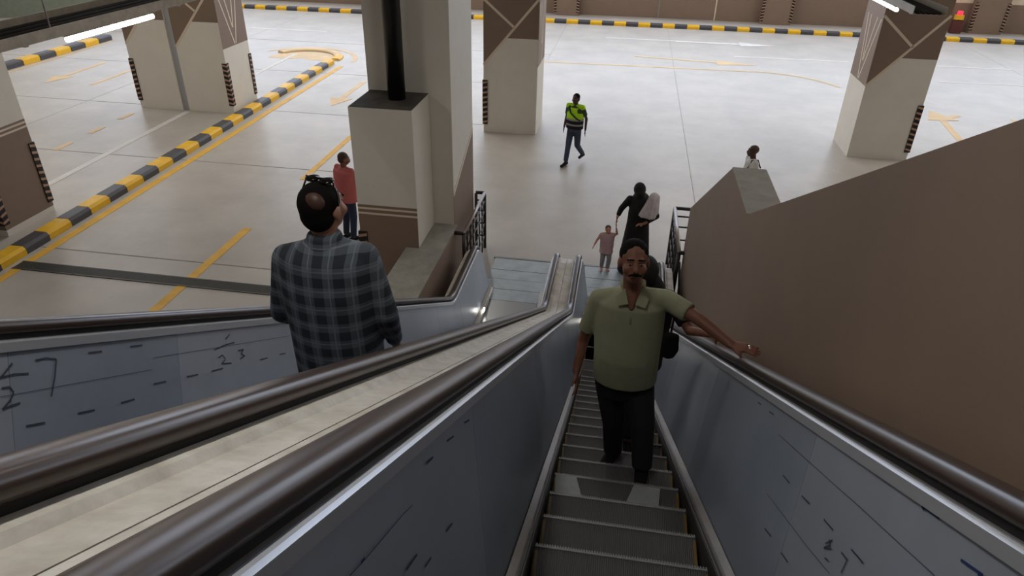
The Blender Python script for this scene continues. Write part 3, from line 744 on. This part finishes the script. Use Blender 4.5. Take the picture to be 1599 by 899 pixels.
def std(base, yaw, h=1.72, **over):
    """standing joints, facing -Y before the turn; L is the person's left (+X when facing -Y)"""
    q = h/1.72
    J = dict(head=(0, -.02, 1.60), neck=(0, .01, 1.45), chest=(0, 0, 1.26), pelvis=(0, 0, .95), shL=(.18, 0, 1.41), shR=(-.18, 0, 1.41), elL=(.24, .03, 1.12), elR=(-.24, .03, 1.12), wrL=(.25, -.05, .86), wrR=(-.25, -.05, .86),
             hdL=(.25, -.08, .70), hdR=(-.25, -.08, .70), hipL=(.09, 0, .90), hipR=(-.09, 0, .90), knL=(.10, -.02, .48), knR=(-.10, -.02, .48), anL=(.10, .03, .08), anR=(-.10, .03, .08), toeL=(.12, -.17, .0), toeR=(-.12, -.17, .0))
    J.update(over)
    M = RZ(yaw)
    return {a: Vector(base)+M@(Vector(b)*q) for a, b in J.items()}

# --- man in the green polo shirt coming up the right escalator
zt = lambda k: Nz(2.881+.3585*k)+.004
J = dict(head=atY(990, 408, 3.70), neck=atY(988, 450, 3.78), chest=atY(982, 505, 3.78), pelvis=atY(975, 585, 3.80), shL=atY(1042, 468, 3.78), shR=atY(936, 466, 3.80),
         elL=atY(1090, 497, 3.64), wrL=atY(1140, 537, 3.50), hdL=atY(1188, 549, 3.44), elR=atY(911, 530, 3.86), wrR=atY(900, 578, 3.76), hdR=atY(902, 612, 3.70),
         hipL=atY(997, 597, 3.80), hipR=atY(953, 597, 3.80), knL=atY(1003, 665, 3.62), knR=atY(958, 655, 3.80), anL=V(.36, 3.51, zt(2)+.08), anR=V(.17, 3.87, zt(3)+.08), toeL=V(.345, 3.33, zt(2)), toeR=V(.09, 3.70, zt(3)))
b0 = (.22, 3.75, zt(3)); nk = J['neck']-Vector(b0)
hz = HR0-TAN*J['hdL'].y
bd, sh, Jl = person('man in a green polo shirt climbing with one hand on the escalator rail', J, RZ(6)@RX(-14), b0, dict(skin='skin_brown', top='polo', legs='black_cloth', vox=.008, girth=1.12, sleeve=.72, moustache=True, hem=.07, belly=(0, -.03, 0), k=1.06, curlL=.15, legw=1.08, extra=[cap(nk+V(-.02, -.065, .01), nk+V(0, -.112, -.075), .034, .018), cap(nk+V(.02, -.065, .01), nk+V(0, -.112, -.075), .034, .018)]))
bd.data.name = 'person'
hcn = Jl['neck']
blob('collar', [cap(hcn+V(-.062, -.02, .028), hcn+V(-.022, -.088, -.035), .016, .012), cap(hcn+V(.062, -.02, .028), hcn+V(.022, -.088, -.035), .016, .012), cap(hcn+V(-.06, .02, .04), hcn+V(.06, .02, .04), .018, .018), cap(hcn+V(-.062, -.02, .028), hcn+V(-.06, .02, .04), .016, .016), cap(hcn+V(.062, -.02, .028), hcn+V(.06, .02, .04), .016, .016)], .006, 'polo', sh, smooth=2)
for sx in (-1, 1):
    MB().prism([hcn+V(sx*.048, -.066, .034), hcn+V(sx*.098, -.088, -.018), hcn+V(sx*.082, -.124, -.058), hcn+V(sx*.020, -.126, -.040)], (0, -.008, .004)).build('lapel', 'polo', sh)
blob('placket', [cap(hcn+V(0, -.098, -.05), hcn+V(.004, -.138, -.17), .010, .008)], .006, 'polo_dark', sh, smooth=1)
wl = Jl['wrL']+(Jl['hdL']-Jl['wrL']).normalized()*.10
MB().tube([wl+V(.012, -.012, -.012), wl+V(.012, .012, .014)], .011, 10).build('finger_ring', 'ring', bd, True)

# --- person in black just behind him
Y2 = 4.62; J = dict(head=atY(1009, 425, Y2), neck=atY(1014, 448, Y2+.05), chest=atY(1014, 490, Y2+.05), pelvis=atY(1000, 560, Y2+.05), shL=atY(1046, 464, Y2+.05), shR=atY(980, 464, Y2+.05), elL=V(.66, 4.50, 3.13), wrL=V(.80, 4.30, 3.225), hdL=V(.82, 4.18, 3.295),
     elR=atY(975, 520, Y2), wrR=atY(985, 560, Y2-.1), hdR=atY(992, 585, Y2-.12), hipL=atY(1012, 565, Y2+.05), hipR=atY(985, 565, Y2+.05), knL=V(.30, 4.58, zt(4)+.46), knR=V(.16, 4.62, zt(5)+.5), anL=V(.30, 4.23, zt(4)+.08), anR=V(.16, 4.59, zt(5)+.08), toeL=V(.30, 4.05, zt(4)), toeR=V(.16, 4.41, zt(5)))
J['elL'] = (J['shL']+V(.80, 4.30, 3.225))/2+V(.0, -.02, -.12)
b2, s2, J2 = person('person in black with a dark head cover behind the man in the green polo', J, RX(0), (.33, 4.6, zt(5)), dict(skin='skin_brown', top='abaya', legs='abaya', vox=.012, sleeve=.8, hem=.12, face=False, hair='abaya', k=.98))
h2 = J2['head']
blob('head_cover', [ell(h2+V(0, .0, .01), (.096, .125, .122)), cap(h2+V(0, .02, -.05), J2['neck']+V(0, 0, -.03), .095, .13)], .012, 'abaya', b2)
hb = blob('handbag', [loft([(.0, 0, 0, .05, .04), (0, 0, .06, .075, .05), (0, 0, .2, .065, .04)])], .012, 'black_cloth'); hb.location = atY(1042, 556, 4.42)
tag(hb, 'black handbag hanging at the side of the person behind the polo man', 'bag')
MB().tube([V(0, 0, .22), V(.02, .08, .5), V(.0, .16, .72)], .009, 6).build('strap', 'black_cloth', hb, True)

# --- man in the plaid shirt riding down
Y3 = 2.55
J = dict(head=atY(505, 324, Y3+.02), neck=atY(507, 372, Y3-.02), chest=atY(515, 440, Y3), pelvis=atY(535, 580, Y3+.02), shL=atY(447, 402, Y3), shR=atY(570, 400, Y3), elL=atY(440, 486, Y3+.02), wrL=atY(482, 500, Y3+.26), hdL=atY(500, 500, Y3+.36),
         elR=atY(604, 490, Y3+.02), wrR=atY(618, 535, Y3+.22), hdR=atY(632, 548, Y3+.34))
pvx = J['pelvis']; zs = Nz(2.881)+.004
for s, sx in (('L', -1), ('R', 1)):
    J['hip'+s] = pvx+V(sx*.09, 0, -.05); J['kn'+s] = V(pvx.x+sx*.10, Y3+.08, (pvx.z+zs)/2+.02); J['an'+s] = V(pvx.x+sx*.10, Y3+.10, zs+.08); J['toe'+s] = V(pvx.x+sx*.11, Y3+.27, zs)
for s in 'LR': J['th'+s] = V(0, 0, 1); J['pn'+s] = V(0, 0, -1)
bp_, sp_, Jp = person('man in a dark plaid shirt seen from behind with sunglasses on his head', J, RZ(180-14)@RX(-6), (pvx.x, Y3, zs), dict(skin='skin_tan', top='plaid', legs='jeans_navy', vox=.010, girth=1.2, sleeve=1.85, hem=.22, k=1.02))
hcp = Jp['head']; rp_ = RZ(180-14)@RX(-6)
h = lambda x, y, z: hcp+rp_@V(x, y, z)
blob('collar', [loft([(Jp['neck'].x, Jp['neck'].y, Jp['neck'].z-.03, .088, .084), (Jp['neck'].x, Jp['neck'].y, Jp['neck'].z+.022, .074, .072), (Jp['neck'].x, Jp['neck'].y, Jp['neck'].z+.03, .066, .064)])], .008, 'plaid', sp_, smooth=2)
blob('bald_patch', [ell(h(-.02, .072, .066), (.052, .038, .046), rp_)], .01, 'skin_dark', bp_, remesh=False)
sg = thing('sunglasses', 'black sunglasses pushed up on the head of the plaid shirt man', 'sunglasses', loc=bp_.location)
for s in (-1, 1):
    blob('lens', [ell(h(s*.036, -.012, .128), (.033, .03, .010), rp_)], .01, 'lens', sg, remesh=False)
    MB().tube([h(s*.066, -.012, .124), h(s*.086, .0, .08), h(s*.090, .012, .03)], .004, 6).build('temple', 'lens', sg, True)
MB().tube([h(-.066, -.012, .132), h(.066, -.012, .132)], .006, 6).build('frame', 'lens', sg, True)

# --- man in the red shirt on the car park floor, back turned
J = std((-4.86, 11.35, 0), 152, 1.72, elL=(.23, -.10, 1.13), wrL=(.08, -.24, 1.12), hdL=(-.06, -.28, 1.14), elR=(-.25, -.08, 1.13), wrR=(-.10, -.25, 1.08), hdR=(.04, -.29, 1.1))
person('man in a red shirt and jeans standing on the floor left of the duct box', J, RZ(128)@RX(6), (-4.86, 11.35, 0), dict(skin='skin_brown', top='red_shirt', legs='jeans_navy', girth=1.36, sleeve=.75, hem=.2, hair='hair_brown', moustache=True, tz=R(152)))

# --- walking man in the high visibility vest
J = std((-1.08, 16.35, 0), -22, 1.70, knL=(.09, -.12, .50), anL=(.09, .0, .10), toeL=(.1, -.2, .03), knR=(-.08, -.12, .50), anR=(-.08, -.22, .09), toeR=(-.08, -.44, .0), elL=(.25, .10, 1.13), wrL=(.26, .06, .87), hdL=(.26, .03, .72), elR=(-.24, .02, 1.12), wrR=(-.20, -.16, .93), hdR=(-.19, -.24, .80))
M22 = RZ(-22); J['knL'] = Vector((-1.08, 16.35, 0))+M22@V(.09, .02, .47); J['anL'] = Vector((-1.08, 16.35, 0))+M22@V(.10, .33, .17); J['toeL'] = Vector((-1.08, 16.35, 0))+M22@V(.11, .15, .085)
bv, sv, Jv = person('man walking in a yellow green safety vest and jeans', J, RZ(-24)@RX(-4), (-1.08, 16.35, 0), dict(skin='skin_dark', top='green_sleeve', legs='jeans', girth=1.12, sleeve=.7, hem=.1, tz=R(-22)))
def ring_cloth(nm, z0, z1, m, J_, g, yaw, parent, k=1.):
    pv, nb = J_['pelvis'], J_['neck']; R_ = []
    for i in range(5):
        z = z0+(z1-z0)*i/4; f = (z-pv.z)/(nb.z-pv.z); c = pv.lerp(nb, f)
        R_.append((c.x, c.y, z, g*(.192 if f < .65 else .192-.05*(f-.65)/.35), g*(.145 if f < .5 else .145-.04*(f-.5)/.5)))
    return blob(nm, [loft(R_, 24, R(yaw))], .01, m, parent, remesh=False)
vest = ring_cloth('safety_vest', Jv['pelvis'].z+.17, Jv['neck'].z-.05, 'neon', Jv, 1.11, -22, bv)
for s in 'LR': blob('vest_shoulder', [cap(Jv['neck']+V(0, 0, -.03), Jv['sh'+s]+V(0, 0, .0), .066, .070)], .01, 'neon', vest)
ring_cloth('vest_lower', Jv['pelvis'].z-.05, Jv['pelvis'].z+.168, 'black_cloth', Jv, 1.12, -22, vest)
for z in (.05, .17): ring_cloth('reflective_band', Jv['pelvis'].z+z-.02, Jv['pelvis'].z+z+.02, 'reflective', Jv, 1.14, -22, vest)
q = Jv['chest']; MB().tube([Jv['neck']+M22@V(-.13, -.08, -.02), q+M22@V(-.05, -.165, .03), q+M22@V(.10, -.16, -.08), q+M22@V(.17, -.09, -.14)], .016, 6).build('strap', 'black_cloth', vest, True)

# --- bald man with a shoulder strap behind the wall block
J = std((2.56, 13.4, 0), -78, 1.71)
bb, sb, Jb = person('bald man in a white shirt with a dark shoulder strap behind the wall block', J, RZ(-84)@RX(-6), (2.56, 13.4, 0), dict(skin='skin_dark', top='white_shirt', legs='jeans', bald=True, sleeve=.6, tz=R(-78), vox=.010))
qn = Jb['neck']; Mb = RZ(-78)
MB().tube([qn+Mb@V(.10, -.115, -.16), qn+Mb@V(.11, -.06, -.0), qn+Mb@V(.12, .05, .005), qn+Mb@V(.12, .125, -.15)], .014, 6).build('strap', 'black_cloth', sb, True)

# --- woman in black with the covered baby, leading the child
wb_ = V(.45, 11.05, .018)
J = std(wb_, 0, 1.68, elR=(-.31, .04, 1.2), wrR=(-.365, -.03, 1.06), hdR=(-.38, -.06, .93), elL=(.30, -.03, 1.14), wrL=(.10, -.24, 1.08), hdL=(-.02, -.26, 1.06), head=(-.03, -.03, 1.59))
bw, sw, Jw = person('woman in a black abaya holding a covered baby at the foot of the escalator', J, RZ(14)@RX(-16), wb_, dict(skin='skin_tan', top='abaya', legs='abaya', sleeve=1.8, hem=.3, hair='abaya', face=False, k=.97))
blob('abaya_skirt', [loft([(0, 0, .02, .27, .22), (0, 0, .5, .24, .19), (0, 0, .95, .19, .15), (0, 0, 1.2, .18, .14)])], .014, 'abaya', bw)
hw_ = Jw['head']; rw2 = RZ(14)@RX(-16)
blob('head_cover', [ell(hw_+rw2@V(0, .012, .015), (.102, .122, .122), rw2), ell(hw_+rw2@V(0, -.03, -.06), (.088, .105, .075), rw2), cap(hw_+V(0, .02, -.08), Jw['neck']+V(0, 0, -.05), .09, .15), cap(Jw['neck']+V(0, 0, -.06), Jw['chest']+V(0, -.03, -.02), .16, .17)], .012, 'abaya', bw)
bl = blob('baby_blanket', [ell(V(0, 0, .15), (.085, .10, .09)), loft([(-.03, 0, -.24, .15, .09), (-.02, 0, -.2, .155, .10), (0, 0, 0, .12, .11), (0, 0, .14, .09, .10)], 16), cap(V(.05, 0, .17), V(.13, .02, -.12), .05, .035), cap(V(-.04, -.06, .14), V(-.12, -.06, -.22), .03, .035), cap(V(.0, -.09, .14), V(.02, -.09, -.22), .025, .03)], .012, 'blanket')
bl.location = wb_+V(.18, -.23, 1.39); bl.scale = (.92, .92, .92); bl.rotation_euler = (R(-8), R(10), 0)
tag(bl, 'pale cloth covering the baby held by the woman in black', 'blanket')

# --- child
cb = V(-.04, 11.02, .018)
J = std(cb, 8, .88, shL=(.20, 0, 1.36), shR=(-.20, 0, 1.36), head=(0, -.02, 1.56), elL=(.30, -.05, 1.42), wrL=(.26, -.08, 1.64), hdL=(.24, -.09, 1.76), elR=(-.33, .02, 1.16), wrR=(-.42, -.04, 1.0), hdR=(-.47, -.06, .9), knL=(.11, -.10, .5), anR=(-.11, .05, .1))
bc_, sc, Jc = person('small child in a pink dress and grey trousers led by the hand', J, RZ(8)@RX(0), cb, dict(skin='skin_light', top='pink', legs='grey_cloth', k=.62, sleeve=.5, hem=.10, girth=1.1, hair='hair_brown', vox=.008, shoes='skin_light'))
blob('dress_skirt', [loft([(0, 0, .36, .125, .105), (0, 0, .48, .11, .09), (0, 0, .6, .095, .075)])], .01, 'pink', bc_)
